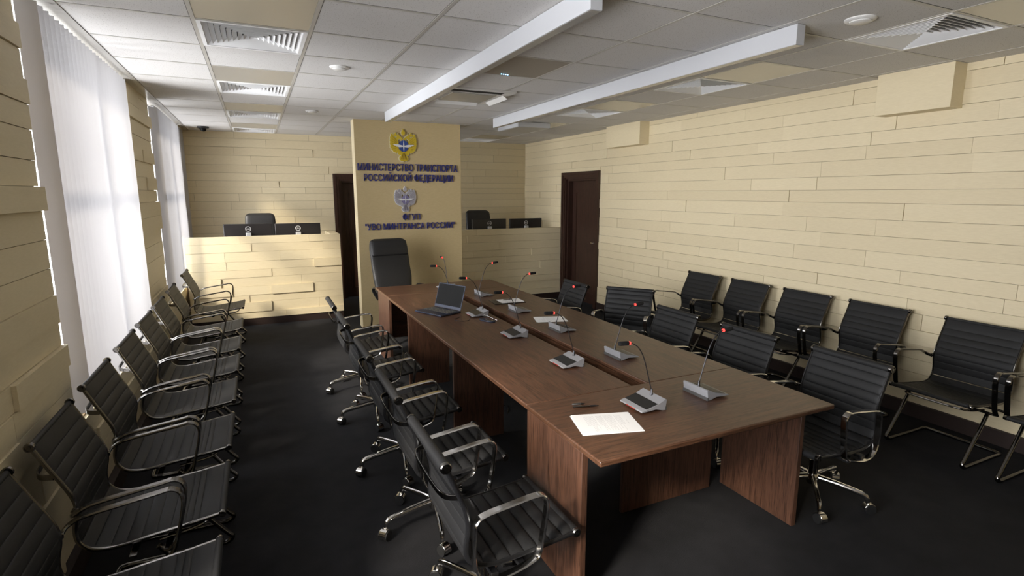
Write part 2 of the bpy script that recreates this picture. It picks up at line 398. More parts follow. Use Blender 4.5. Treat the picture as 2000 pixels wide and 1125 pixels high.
# ================================================================== ceiling
special = {}
for j in range(-9, 10):
    for c in (1, 7):
        if j % 3 == 0: special[(c, j)] = 'vent'
        if j % 3 == 2: special[(c, j)] = 'panel'
special[(4, 2)] = 'cassette'
special[(4, 0)] = 'led'
bm = NB(); G = 0.0140
for i in range(0, 10):
    for j in range(-9, 11):
        if special.get((i, j)) in ('vent', 'cassette', 'panel', 'led'): continue
        x1 = min(0.6 * (i + 1) - G, XR + 0.03); y1 = min(0.6 * (j + 1) - G, YB + 0.03)
        if y1 <= 0.6 * j + G: continue
        box(bm, 0.6 * i + G, x1, 0.6 * j + G, y1, H, H + 0.02)
box(bm, -0.6, XR + 0.2, YF - 0.2, YB + 0.2, H + 0.08, H + 0.12, 1)
struct('ceiling', bm, [M['tile'], M['white']], smooth=False)
bm = NB()
for i in range(0, 10):
    box(bm, 0.6 * i - 0.0108, 0.6 * i + 0.0108, YF, YB, H - 0.002, H + 0.03)
    box(bm, 0.6 * i - 0.0140, 0.6 * i + 0.0140, YF, YB, H + 0.0004, H + 0.03, 1)  # flush dark edge on both sides, painted shade instead of a recess
for j in range(-9, 11):
    box(bm, 0.0, XR, 0.6 * j - 0.0075, 0.6 * j + G, H - 0.0005, H + 0.03)
    box(bm, 0.0, XR, 0.6 * j - 0.0140, 0.6 * j - 0.0075, H + 0.0008, H + 0.03, 1)  # dark strip on the camera side, recess shade put in as colour
struct('trim_4', bm, [M['tbar'], M['tbar_painted_shade']], smooth=False)
bm = NB(); box(bm, -0.02, 0.012, YF, YB, H - 0.004, H + 0.03)
for a, b in ((YF, WINS[0][0]), (WINS[0][1], -0.2), (WINS[1][1], WINS[2][0]), (WINS[2][1], YB)): box(bm, -0.2, -0.015, a, b, H - 0.002, H + 0.02)
for a, b in WINS: box(bm, -0.45, -0.16, a - 0.05, b, H + 0.004, H + 0.03)
box(bm, -0.16, -0.02, -0.2, 5.9, H + 0.02, H + 0.03)
struct('trim_5', bm, M['panel'], smooth=False)

def vent_tile(cx, cy):
    t = empty('ceiling_vent', (cx, cy, H))
    bm = NB(); h = 0.289; w = 0.022
    for a in ((-h, h, -h, -h + w), (-h, h, h - w, h), (-h, -h + w, -h + w, h - w), (h - w, h, -h + w, h - w)): box(bm, *a, -0.004, 0.02)
    obj('frame', bm, M['vent'], t, smooth=False)
    bm = NB(); n = 9
    for k in range(n):
        r0 = (h - w) * (1 - k / n) - 0.002; r1 = max(0.001, r0 - 0.024)
        z0, z1 = 0.024, 0.0
        A = [(-r1, -r1), (r1, -r1), (r1, r1), (-r1, r1)]; B = [(-r0, -r0), (r0, -r0), (r0, r0), (-r0, r0)]
        # slanted louvre: low inner edge, high outer edge, with thickness
        rings = []
        for pts, z in ((A, z0), (B, z1), (B, z1 + 0.0025), (A, z0 + 0.0025)): rings.append([bm.verts.new((x, y, z)) for x, y in pts])
        for q in range(4):
            X, Y = rings[q], rings[(q + 1) % 4]
            for s in range(4): bm.faces.new((X[s], X[(s + 1) % 4], Y[(s + 1) % 4], Y[s]))
    obj('louvres', bm, M['vent'], t, smooth=False)
    boxo('duct_plate', (-0.285, 0.285, -0.285, 0.285, 0.06, 0.068), M['slot_grey'], t, smooth=False)
    return t
proto_v = None
VW = {1: 'left', 7: 'right'}
vl = {(1, 0): 'square white ceiling vent nearest the camera in the left column',
      (1, 3): 'second nearest square white ceiling vent in the left column',
      (1, 6): 'third nearest square white ceiling vent in the left column',
      (1, 9): 'farthest white ceiling vent of the left column, against the back wall',
      (7, -3): 'large white ceiling vent at top right with black slots, nearest of the right column',
      (7, 0): 'white square ceiling vent beyond the right beam, next after the big one',
      (7, 3): 'white ceiling vent half hidden under the right beam',
      (7, 6): 'white ceiling vent behind the low white box at the far end of the ceiling',
      (7, 9): 'farthest white ceiling vent, near the back wall right of the sign board'}
for (i, j), lab in vl.items():
    if proto_v is None: proto_v = v = vent_tile(0.6 * i + 0.3, 0.6 * j + 0.3)
    else: v = copy_tree(proto_v); v.location = (0.6 * i + 0.3, 0.6 * j + 0.3, H)
    tag(v, lab, 'ceiling vent', 'square ceiling vents')
for (i, j) in [(c, r) for c in (1, 7) for r in (-9, -6, -3) if (c, r) not in vl]:
    bm = NB(); box(bm, 0.6 * i + G, 0.6 * i + 0.6 - G, 0.6 * j + G, 0.6 * j + 0.6 - G, H, H + 0.02); struct('trim_7', bm, M['white'], smooth=False)
pl = {(1, -1): 'large satin metal ceiling panel at the top left edge of the photo',
      (1, 2): 'smooth satin ceiling panel between the first and second left vents',
      (1, 5): 'smooth satin ceiling panel between the second and third left vents',
      (1, 8): 'smooth satin ceiling panel just before the farthest left vent',
      (7, -4): 'smooth satin ceiling panel in the top right corner beside the big vent',
      (7, -1): 'smooth satin ceiling panel next to the near end of the right beam',
      (7, 2): 'smooth satin ceiling panel beyond the middle right vent',
      (7, 5): 'smooth satin ceiling panel above the low white box at the far end',
      (7, 8): 'smooth satin ceiling panel just before the farthest right vent'}
p0 = None
for (i, j), lab in pl.items():
    if p0 is None: p0 = p = boxo('ceiling_light_panel', (-0.289, 0.289, -0.289, 0.289, 0, 0.02), M['panel'], bevel=0.002, smooth=False)
    else: p = p0.copy(); COL.objects.link(p)
    p.location = (0.6 * i + 0.3, 0.6 * j + 0.3, H); tag(p, lab, 'ceiling panel', 'satin ceiling panels')
for k, (i, j) in enumerate([(1, -4), (1, -7), (7, -7)]):
    bm = NB(); box(bm, 0.6 * i + G, 0.6 * i + 0.6 - G, 0.6 * j + G, 0.6 * j + 0.6 - G, H, H + 0.02); struct('trim_8', bm, M['panel'], smooth=False)
# LED access panel
t = empty('indicator_panel', (2.7, 0.3, H)); tag(t, 'smooth brownish ceiling panel with four tiny blue lights, right of the left beam', 'ceiling panel')
boxo('plate', (-0.289, 0.289, -0.289, 0.289, 0.0, 0.02), mat('brownish_panel', (0.34, 0.30, 0.25), 0.4), t, smooth=False)
for k in range(4):
    bm = NB(); lathe(bm, [(0.0052, -0.003), (0.0052, 0.002)], (-0.025 + 0.0195 * k, 0.262 + 0.003 * k, 0), 12); obj('led_light', bm, M['led_blue'], t)
# linear luminaires
def beam(name, x0, x1, y0, y1, lab):
    t = empty(name, ((x0 + x1) / 2, (y0 + y1) / 2, H)); tag(t, lab, 'linear ceiling light', 'long white box lights')
    w, l = (x1 - x0) / 2, (y1 - y0) / 2
    bm = NB(); box(bm, -w, w, -l, l, -0.112, -0.0025); obj('housing', bm, M['beam'], t, bevel=0.0015)
    boxo('diffuser', (-w + 0.006, w - 0.006, -l + 0.006, l - 0.006, -0.1135, -0.1121), M['panel'], t, smooth=False)
beam('linear_light', 2.27, 2.335, -1.335, 2.99, 'long white box light on the ceiling, left of the two, ending above the sign board')
beam('linear_light', 3.635, 3.70, -1.325, 2.985, 'long white box light on the ceiling, right of the two')
# air conditioner cassette
t = empty('air_conditioner', (2.75, 1.55, H)); tag(t, 'white ceiling cassette air conditioner with open dark slot behind left beam', 'air conditioner')
bm = NB(); extrude_poly(bm, [(-0.36, -0.36), (0.36, -0.36), (0.36, 0.36), (-0.36, 0.36)], -0.018, 0.012); obj('body', bm, M['white_gloss'], t, bevel=0.006)
bm = NB(); box(bm, -0.25, 0.25, -0.325, -0.245, -0.0195, -0.012); obj('air_slot', bm, M['dark_slot'], t, smooth=False)
bm = NB(); box(bm, -0.22, 0.22, -0.21, 0.22, -0.030, -0.017); obj('centre_panel', bm, M['panel'], t, bevel=0.004)
for (cx, cy, sx, sy, rx, ry) in ((0.31, 0.02, 0.03, 0.22, 0, 35), (-0.31, 0.02, 0.03, 0.22, 0, -35), (0, 0.30, 0.22, 0.025, -35, 0)):
    bm = NB(); box(bm, -sx, sx, -sy, sy, -0.002, 0.002); obj('louvre_flap', bm, M['white_gloss'], t, loc=(cx, cy, -0.03), rot=(R(rx), R(ry), 0))
t = empty('ceiling_box_unit', (4.28, 3.42, H)); tag(t, 'low white box hanging under the ceiling beyond the end of the right beam', 'ceiling unit')
boxo('body', (-0.24, 0.24, -0.33, 0.33, -0.062, -0.003), M['beam'], t, bevel=0.002)
boxo('bottom_plate', (-0.225, 0.225, -0.315, 0.315, -0.065, -0.0622), M['tbar'], t, smooth=False)
# round speakers
def disc(x, y, r, lab):
    t = empty('ceiling_speaker', (x, y, H)); tag(t, lab, 'ceiling speaker', 'round white ceiling speakers')
    bm = NB(); lathe(bm, [(r, 0.0), (r, -0.004), (r * 0.9, -0.011), (r * 0.72, -0.013), (r * 0.72, 0)], seg=40); obj('rim', bm, M['white_gloss'], t)
    bm = NB(); lathe(bm, [(r * 0.7, -0.006), (r * 0.7, -0.017), (r * 0.6, -0.021)], seg=40); obj('cover', bm, M['white_gloss'], t)
disc(1.48, 0.863, 0.072, 'round white ceiling speaker nearest the two left vents')
disc(1.50, 3.265, 0.072, 'small far round white ceiling speaker in front of the sign board')
disc(3.885, -1.515, 0.078, 'round white ceiling speaker at top right beside the large vent')
t = empty('dome_camera', (0.242, 5.47, H)); tag(t, 'small black security camera on the ceiling in the far left corner', 'security camera')
bm = NB(); lathe(bm, [(0.075, 0), (0.075, -0.022), (0.06, -0.028)], seg=24); obj('mount', bm, M['black'], t)
bm = NB(); lathe(bm, [(0.042, -0.028), (0.040, -0.045), (0.028, -0.062), (0.01, -0.068)], seg=24); obj('dome', bm, M['screen'], t)

# ================================================================== vertical blinds
def blinds(n, y0, pitch, lab):
    t = empty('vertical_blind', (-0.094, y0, 0.62)); tag(t, lab, 'vertical blind', 'white vertical blinds')
    L_ = pitch * (n - 1)
    boxo('head_rail', (-0.012, 0.012, -0.03, L_ + 0.03, 2.102, 2.1135), M['white'], t, smooth=False)
    me = None
    for k in range(n):
        a = R(2.0)
        if me is None:
            bm = NB(); w = 0.044
            pts = [(-w, 0), (-w / 2, 0.0045), (0, 0.006), (w / 2, 0.0045), (w, 0)]
            A = [[bm.verts.new((x, y + s, z)) for x, y in pts] for z in (0, 2.100) for s in (0, 0.0006)]
            for i in range(4):
                bm.faces.new((A[0][i], A[0][i + 1], A[2][i + 1], A[2][i])); bm.faces.new((A[1][i + 1], A[1][i], A[3][i], A[3][i + 1]))
            o = obj('slat', bm, M['blind'], t, ang=80); me = o.data
        else:
            o = D.objects.new('slat', me); COL.objects.link(o); o.parent = t
        o.location = (0, pitch * k, 0); o.rotation_euler = (0, 0, R(26 + random.uniform(-0.5, 0.5)))
    return t
blinds(25, -0.05, 0.0838, 'near white vertical blind, the big one on the left wall')
blinds(28, 3.585, 0.0838, 'far narrow white vertical blind beside the left reception counter')
blinds(24, -3.70, 0.0838, 'white vertical blind on the left wall beside the camera')

# ================================================================== sign board lettering and emblems
def lettering(text, x0, x1, z0, z1, lab, y=3.745):
    cu = D.curves.new('tmp', 'FONT'); cu.body = text; cu.extrude = 0.06; cu.offset = 0.004; cu.resolution_u = 3
    to = D.objects.new('tmp', cu); COL.objects.link(to)
    bpy.context.view_layer.update()
    dg = bpy.context.evaluated_depsgraph_get()
    me = D.meshes.new_from_object(to.evaluated_get(dg)); D.objects.remove(to)
    xs = [v.co.x for v in me.vertices]; ys = [v.co.y for v in me.vertices]; zs = [v.co.z for v in me.vertices]
    ylo, yhi = 0.0, 0.729 if 'Ф' not in text[:1] else 0.729
    yhi = LETTER_H
    sx = (x1 - x0) / (max(xs) - min(xs)); sz = (z1 - z0) / yhi
    for v in me.vertices:
        a, b, c = v.co
        v.co = ((a - min(xs)) * sx, -c * 0.12 , b * sz)
    me.materials.clear(); me.materials.append(M['blue'])
    o = D.objects.new('sign_lettering', me); COL.objects.link(o); o.location = (x0, y - 0.012, z0)
    tag(o, lab, 'sign lettering', 'navy raised letters on the sign board')
    return o
def cap_height():
    cu = D.curves.new('tmp', 'FONT'); cu.body = 'Н'; to = D.objects.new('tmp', cu); COL.objects.link(to)
    bpy.context.view_layer.update(); dg = bpy.context.evaluated_depsgraph_get()
    me = D.meshes.new_from_object(to.evaluated_get(dg)); D.objects.remove(to)
    return max(v.co.y for v in me.vertices)
LETTER_H = cap_height()
lettering('МИНИСТЕРСТВО ТРАНСПОРТА', 2.057, 3.41, 2.094, 2.187, 'top line of navy letters, directly under the yellow eagle')
lettering('РОССИЙСКОЙ ФЕДЕРАЦИИ', 2.132, 3.345, 1.962, 2.05, 'second line of navy letters, above the silver eagle')
lettering('ФГУП', 2.622, 2.862, 1.447, 1.53, 'short four-letter navy word under the silver eagle')
lettering('"УВО МИНТРАНСА РОССИИ"', 2.120, 3.357, 1.325, 1.407, 'lowest line of navy letters, above the tall chair')

def emblem(cx, cz, s, mats, lab):
    body, line, edge, globe, white = mats
    t = empty('eagle_emblem', (cx, 3.75, cz)); tag(t, lab, 'emblem', 'double-headed eagle emblems')
    def T(y): return Matrix(((s, 0, 0, 0), (0, 0, -1, y), (0, -s, 0, 0), (0, 0, 0, 1)))
    wing = [(-62, -62), (-95, -95), (-118, -118), (-135, -148), (-148, -140), (-152, -112), (-163, -104), (-159, -80), (-168, -66), (-160, -44), (-168, -26), (-157, -6), (-162, 14), (-148, 28), (-148, 48), (-130, 54), (-122, 74), (-104, 72), (-90, 88), (-76, 74), (-58, 62)]
    head = [(-8, -52), (-26, -70), (-34, -92), (-52, -84), (-70, -74), (-86, -72), (-80, -86), (-92, -92), (-82, -104), (-76, -128), (-62, -152), (-54, -128), (-40, -118), (-24, -108), (-12, -100), (-6, -78)]
    crown = [(-96, -112), (-112, -118), (-122, -140), (-104, -142), (-100, -160), (-86, -158), (-84, -142), (-78, -128), (-84, -114)]
    mid = [(0, -128), (-14, -132), (-26, -158), (-20, -176), (-8, -182), (-7, -196), (0, -204)]
    tail = [(0, 60), (-14, 82), (-30, 110), (-54, 130), (-56, 158), (-44, 166), (-34, 176), (-18, 174), (0, 184)]
    foot = [(-24 + -25 * math.cos(a) - 22, 82 + 22 * math.sin(a)) for a in [2 * PI * k / 14 for k in range(14)]]
    link = [(-62, 34), (-70, 60), (-58, 98), (-30, 112), (0, 114), (0, 30), (-30, 40)]
    def both(bm, pts, z0, z1, grow=0.0):
        def g(P):
            if not grow: return P
            n = len(P); out = []
            A = sum(P[i][0] * P[(i + 1) % n][1] - P[(i + 1) % n][0] * P[i][1] for i in range(n)); sg = 1 if A > 0 else -1
            for i in range(n):
                ax, ay = P[i - 1]; bx, by = P[(i + 1) % n]; dx, dy = bx - ax, by - ay; l = math.hypot(dx, dy) or 1
                out.append((P[i][0] + sg * dy / l * grow, P[i][1] - sg * dx / l * grow))
            return out
        q = g(pts)
        extrude_poly(bm, q, z0, z1, mtx=T(0)); extrude_poly(bm, [(-x, y) for x, y in reversed(q)], z0, z1, mtx=T(0))
    bm = NB()
    for q_, p in enumerate((link, wing, head, crown, tail, foot)): both(bm, p, 0.004, 0.0180 + 0.0006 * q_, 7)
    both(bm, mid, 0.004, 0.0216, 5)
    obj('backing', bm, edge, t, smooth=False)
    bm = NB()
    for q_, p in enumerate((link, wing, head, crown, tail, foot)): both(bm, p, 0.0221, 0.0262 + 0.0006 * q_)
    both(bm, mid, 0.0221, 0.030); obj('eagle_body', bm, body, t, smooth=False)
    bm = NB()
    for k in range(7):   # feather grooves
        a0 = (-78 - 3 * k, -60 + 18 * k); a1 = (-146 + 4 * abs(k - 2), -118 + 27 * k)
        if k > 4: a1 = (-140 + 12 * (k - 4), 10 + 16 * (k - 4))
        both(bm, [a0, (a0[0], a0[1] + 4), (a1[0], a1[1] + 3), (a1[0], a1[1])], 0.0301, 0.032)
    for k in (-1, 0, 1):
        both(bm, [(-10 + 0 * k, 80), (-6, 82), (-22 + k * 14, 160), (-27 + k * 14, 158)], 0.0301, 0.032)
    obj('feather_lines', bm, line, t, smooth=False)
    bm = NB(); P = [(62 * math.cos(2 * PI * k / 36), 68 * math.sin(2 * PI * k / 36) - 2) for k in range(36)]
    extrude_poly(bm, P, 0.0301, 0.036, mtx=T(0)); obj('globe', bm, globe, t, smooth=False)
    bm = NB()
    for dx, dy, r in ((0, 1, 74), (1, 0, 44)):
        P = [(r * dx, r * dy), (9 * dy, 9 * dx), (-r * dx, -r * dy), (-9 * dy, -9 * dx)]
        extrude_poly(bm, P, 0.0361, 0.042 + 0.001 * dx, mtx=T(0))
    W_ = [(-14, -8), (-60, -20), (-132, -20), (-116, -8), (-92, -2), (-96, 4), (-66, 8), (-60, 13), (-14, 10)]
    extrude_poly(bm, W_, 0.0362, 0.040, mtx=T(0)); extrude_poly(bm, [(-x, y) for x, y in reversed(W_)], 0.0362, 0.040, mtx=T(0))
    obj('winged_star', bm, white, t, smooth=False)
emblem(2.662, 2.415, 0.00108, (M['yellow'], M['yellow_dark'], M['cream'], M['globe'], M['white_emb']), 'yellow double-headed eagle emblem with blue globe at the top of the sign board')
emblem(2.665, 1.718, 0.00087, (M['lilac'], M['silver_line'], M['white_emb'], M['lilac_globe'], M['white_emb']), 'smaller silver double-headed eagle emblem between the text blocks')

# ================================================================== reception counters
PZ = [1.228, 1.134, 1.021, 0.89, 0.777, 0.671, 0.548, 0.425, 0.325, 0.19, 0.10]
PJL = [[0.61, 1.48], [0.74, 1.66], [0.41, 1.09], [0.42, 1.53], [0.97], [0.34, 1.35], [0.47, 0.95, 1.5], [0.67], [0.94, 1.57], [1.12]]
PJR = [[4.02, 4.89], [3.85, 4.77], [4.41], [3.96, 5.0], [4.53, 5.37], [4.15, 5.17], [3.99, 5.04], [4.84], [4.2, 5.1], [4.6]]
def counter(x0, x1, joints, lab, ret, lab2):
    t = empty('reception_counter', ((x0 + x1) / 2, 4.6, 0)); tag(t, lab, 'reception counter')
    ox = (x0 + x1) / 2
    bm = NB()
    for i in range(10):
        z1, z0 = PZ[i], PZ[i + 1]
        js = [x0] + [j for j in joints[i] if x0 + 0.1 < j < x1 - 0.05] + [x1]
        for p, q in zip(js, js[1:]):
            d = random.choice([0, 0, 0.003, 0.005, 0.015])
            box(bm, p + 0.001 - ox, q - 0.001 - ox, -0.02 - d, 0.03, z0 + 0.001, z1 - 0.001)
    box(bm, x0 - ox + 0.002, x1 - ox - 0.002, 0.02, 0.10, 0.10, 1.226)
    obj('plank_front', bm, M['plank'], t, smooth=False)
    if ret:
        bm = NB()
        for i in range(10):
            z1, z0 = PZ[i], PZ[i + 1]; d = random.choice([0, 0.004, 0.009])
            box(bm, x1 - ox - 0.12, x1 - ox + d, 0.102, 0.75, z0 + 0.001, z1 - 0.001)
        obj('return_panel', bm, M['plank'], t, smooth=False)
    boxo('plinth', (x0 - ox, x1 - ox - 0.004, -0.025, 0.09, 0, 0.098), M['plinth'], t, smooth=False)
    d = empty('reception_desk', (ox, 4.6, 0)); tag(d, lab2, 'desk')
    boxo('desktop', (x0 - ox + 0.01, x1 - ox - 0.14, 0.105, 0.72, 0.72, 0.75), M['wood_x'], d, smooth=False)
    for sx in (x0 - ox + 0.02, x1 - ox - 0.18): boxo('leg', (sx, sx + 0.03, 0.13, 0.70, 0, 0.718), M['wood_z'], d, smooth=False)
counter(-0.04, 1.905, PJL, 'sunlit pale plank reception counter on the left beside the windows', True, 'desk hidden behind the left reception counter, carrying two monitors')
counter(3.475, 5.585, PJR, 'shaded pale plank reception counter on the right behind the meeting table', False, 'desk hidden behind the right reception counter, carrying two monitors')

def monitor(cx, zt, lab, grp='monitors on the reception desks', y=5.02):
    t = empty('computer_monitor', (cx, y, 0.75)); tag(t, lab, 'monitor', grp)
    z1 = zt - 0.75; z0 = z1 - 0.36
    bm = NB(); box(bm, -0.312, 0.312, -0.02, 0.02, z0, z1); obj('housing', bm, M['monitor'], t, bevel=0.006)
    boxo('screen', (-0.30, 0.30, 0.0201, 0.0215, z0 + 0.015, z1 - 0.012), M['screen'], t, smooth=False)
    bm = NB(); box(bm, -0.035, 0.035, -0.055, -0.0205, 0.01, z1 - 0.125); s = obj('stand', bm, M['stand'], t, bevel=0.006)
    bm = NB(); lathe(bm, [(0.12, 0), (0.12, 0.010), (0.03, 0.014)], (0, -0.03, 0), 32); obj('stand_foot', bm, M['stand'], t)
    bm = NB(); ring = [(0.033 * math.cos(a), -0.022, z1 - 0.072 + 0.033 * math.sin(a)) for a in [2 * PI * k / 32 for k in range(32)]]
    tube(bm, ring, 0.0042, 8, closed=True, ref=(0, 1, 0)); obj('round_logo', bm, M['logo'], t)
    # lettering inside the ring (reads from the room side)
    cu = D.curves.new('tmp', 'FONT'); cu.body = 'DELL'; cu.extrude = 0.02; cu.offset = 0.02; cu.resolution_u = 2
    to = D.objects.new('tmp', cu); COL.objects.link(to); bpy.context.view_layer.update()
    me = D.meshes.new_from_object(to.evaluated_get(bpy.context.evaluated_depsgraph_get())); D.objects.remove(to)
    xs = [v.co.x for v in me.vertices]; k = 0.052 / (max(xs) - min(xs))
    for v in me.vertices: v.co = ((v.co.x - min(xs)) * k - 0.026, -0.0215 - v.co.z * 0.1, v.co.y * k * 1.1 + z1 - 0.081)
    me.materials.clear(); me.materials.append(M['logo'])
    o = D.objects.new('logo_lettering', me); COL.objects.link(o); o.parent = t
    return t
monitor(0.715, 1.377, 'black monitor on the left desk, nearer the window')
monitor(1.375, 1.372, 'black monitor on the left desk, nearer the dark door')
monitor(4.42, 1.376, 'black monitor on the right desk, nearer the sign board')
monitor(5.115, 1.372, 'black monitor on the right desk, nearer the room corner')

# ================================================================== chairs
def arclen(P):
    s = [0]
    for a, b in zip(P, P[1:]): s.append(s[-1] + (Vector(b) - Vector(a)).length)
    return s
def resample(P, n):
    s = arclen(P); tot = s[-1]; out = []; j = 0
    for k in range(n + 1):
        d = tot * k / n
        while j < len(s) - 2 and s[j + 1] < d: j += 1
        t = (d - s[j]) / max(1e-9, s[j + 1] - s[j]); out.append(Vector(P[j]).lerp(Vector(P[j + 1]), t))
    return out, tot
def sling(bm, prof, w, ribs, puff=0.005, th=0.010, per=10):
    """ribbed leather panel following a side profile in the xz plane"""
    # ribs: number of equal ribs, or a list of relative rib widths
    rw = [1.0] * ribs if isinstance(ribs, int) else ribs
    FP, tot = resample(prof, 240); tw = sum(rw); P = []; acc = 0.0
    for ri, q in enumerate(rw):
        for k in range(per):
            f = (acc + q * (0.5 - 0.5 * math.cos(PI * k / per))) / tw * 240; i0 = min(239, int(f)); P.append(FP[i0].lerp(FP[i0 + 1], f - i0))
        acc += q
    P.append(FP[-1]); n = len(P) - 1
    cols = [-1, -0.97, -0.9, -0.5, 0, 0.5, 0.9, 0.97, 1]
    F, B = [], []
    for i, p in enumerate(P):
        a = P[max(0, i - 1)]; b = P[min(n, i + 1)]; T = (b - a).normalized(); nn = Vector((T.z, 0, -T.x))
        if nn.z < 0 and abs(nn.z) > abs(nn.x) or (nn.x < 0 and abs(nn.x) >= abs(nn.z)): nn = -nn
        kk = 0.5 - 0.5 * math.cos(PI * (i % per) / per); ph = abs(math.sin(PI * kk)) ** 0.45
        f, bk = [], []
        for c in cols:
            e = 1.0 if abs(c) < 0.95 else (0.45 if abs(c) < 0.99 else 0.0)
            sag = 0.004 * (1 - c * c)
            o = th / 2 + puff * ph * e - sag
            f.append(bm.verts.new(p + nn * o + Vector((0, c * w / 2, 0)))); bk.append(bm.verts.new(p - nn * (th / 2 + puff * 0.6 * ph * e + sag) + Vector((0, c * w / 2, 0))))
        F.append(f); B.append(bk)
    m = len(cols)
    for i in range(n):
        for j in range(m - 1):
            bm.faces.new((F[i][j], F[i][j + 1], F[i + 1][j + 1], F[i + 1][j])); bm.faces.new((B[i][j + 1], B[i][j], B[i + 1][j], B[i + 1][j + 1]))
        bm.faces.new((F[i][0], F[i + 1][0], B[i + 1][0], B[i][0])); bm.faces.new((F[i + 1][-1], F[i][-1], B[i][-1], B[i + 1][-1]))
    for i in (0, n):
        for j in range(m - 1):
            q = (F[i][j], B[i][j], B[i][j + 1], F[i][j + 1]); bm.faces.new(q if i else tuple(reversed(q)))
def roll(bm, p, w, r=0.019):
    cyl(bm, (p[0], -w / 2, p[1]), (p[0], w / 2, p[1]), r, 20)
def end_caps(t, pts, w, r, m):
    for (x, z) in pts:
        for s in (-1, 1):
            bm = NB(); mt = Matrix(((1, 0, 0, x), (0, 0, s, s * w / 2), (0, 1, 0, z), (0, 0, 0, 1)))
            lathe(bm, [(r, -0.004), (r, 0.008), (r * 0.86, 0.012), (r * 0.70, 0.012), (r * 0.66, 0.008), (r * 0.42, 0.008), (r * 0.36, 0.013), (0.001, 0.013)], seg=20, mtx=mt)
            obj('end_cap', bm, m, t, ang=30)
def side_frames(t, prof, w, m, r=0.0095):
    for s in (-1, 1):
        bm = NB(); P = [(p[0], s * (w / 2 + 0.006), p[1]) for p in prof]
        sweep(bm, catmull(P, 5), [(x * 0.9, y * 1.35) for x, y in circ(r, 10)], (0, 1, 0)); obj('side_rail', bm, m, t)
def back_brace(t, x, z, w, m, bulge=0.07):
    bm = NB(); P = [(x, -w / 2, z), (x - bulge * 0.75, -w / 2 + 0.03, z), (x - bulge, -w / 4, z), (x - bulge, w / 4, z), (x - bulge * 0.75, w / 2 - 0.03, z), (x, w / 2, z)]
    sweep(bm, catmull(P, 6), rect(0.022, 0.006), (0, 0, 1)); obj('back_brace', bm, m, t)

# ---- visitor chair, local x forward, origin on the floor under the top of the back
VP = [(0.0, 0.872), (0.024, 0.819), (0.048, 0.765), (0.073, 0.713), (0.095, 0.662), (0.108, 0.615), (0.107, 0.573), (0.098, 0.530), (0.094, 0.490), (0.101, 0.450), (0.134, 0.412), (0.190, 0.398), (0.253, 0.400), (0.330, 0.410), (0.402, 0.418), (0.502, 0.430), (0.600, 0.444)]
def visitor_chair():
    t = empty('visitor_chair'); w = 0.47
    prof3 = catmull([(a, 0, b) for a, b in VP], 6)
    cut = 9 * 6
    bm = NB(); sling(bm, prof3[:cut + 1], w, [1.5, 1, 1, 1, 1, 1, 1, 1], 0.0045); roll(bm, VP[0], w, 0.0105); obj('backrest', bm, M['leather'], t, ang=50)
    bm = NB(); sling(bm, prof3[cut + 1:], w, [1, 1, 1, 1, 1, 1, 1, 0.5, 0.5, 1.7], 0.0045); roll(bm, VP[-1], w, 0.014); obj('seat', bm, M['leather'], t, ang=50)
    side_frames(t, VP, w, M['chrome_dark'], 0.0065)
    end_caps(t, [VP[0]], w + 0.014, 0.018, M['chrome_dark']); end_caps(t, [VP[-1]], w + 0.014, 0.015, M['chrome_dark'])
    back_brace(t, 0.052, 0.735, w, M['chrome_dark'])
    for s in (-1, 1):
        y = s * (w / 2 + 0.068)
        bm = NB(); P = [(0.106, s * (w / 2 + 0.008), 0.590), (0.108, s * (w / 2 + 0.040), 0.592), (0.125, y, 0.608), (0.175, y, 0.630), (0.29, y, 0.647), (0.40, y, 0.662), (0.445, y, 0.668), (0.474, y, 0.652), (0.484, y, 0.616), (0.474, y, 0.552), (0.456, y, 0.478), (0.440, y, 0.418), (0.412, y, 0.378), (0.395, y - s * 0.01, 0.370)]
        sweep(bm, catmull(P, 5), rect(0.032, 0.012, 0.8), (0, 1, 0)); obj('armrest', bm, M['chrome_dark'], t)
    # under-seat cross bars
    bm = NB(); ya = w / 2 + 0.066
    for x in (0.28, 0.40): sweep(bm, [(x, -ya, 0.372), (x, ya, 0.372)], rect(0.010, 0.026), (0, 0, 1))
    P = [(0.36, -w / 2 + 0.02, 0.372), (0.50, -w / 2 + 0.04, 0.385), (0.545, -w / 2 + 0.10, 0.392), (0.55, 0, 0.392), (0.545, w / 2 - 0.10, 0.392), (0.50, w / 2 - 0.04, 0.385), (0.36, w / 2 - 0.02, 0.372)]
    tube(bm, catmull(P, 5), 0.007, 8, ref=(0, 0, 1)); obj('seat_support', bm, M['chrome_dark'], t)
    # cantilever sled
    bm = NB(); yb = w / 2 + 0.005; z = 0.0125
    half = [(0.36, -yb, 0.362), (0.44, -yb, 0.245), (0.555, -yb, 0.085), (0.590, -yb, 0.040), (0.565, -yb, z + 0.002), (0.50, -yb, z), (0.20, -yb, z), (0.125, -yb, z), (0.10, -yb + 0.035, z), (0.10, 0, z)]
    P = half + [(x, -y, zz) for x, y, zz in reversed(half[:-1])]
    tube(bm, catmull(P, 5), 0.0125, 12, ref=(0, 0.3, 1)); obj('sled_base', bm, M['chrome_dark'], t)
    return t
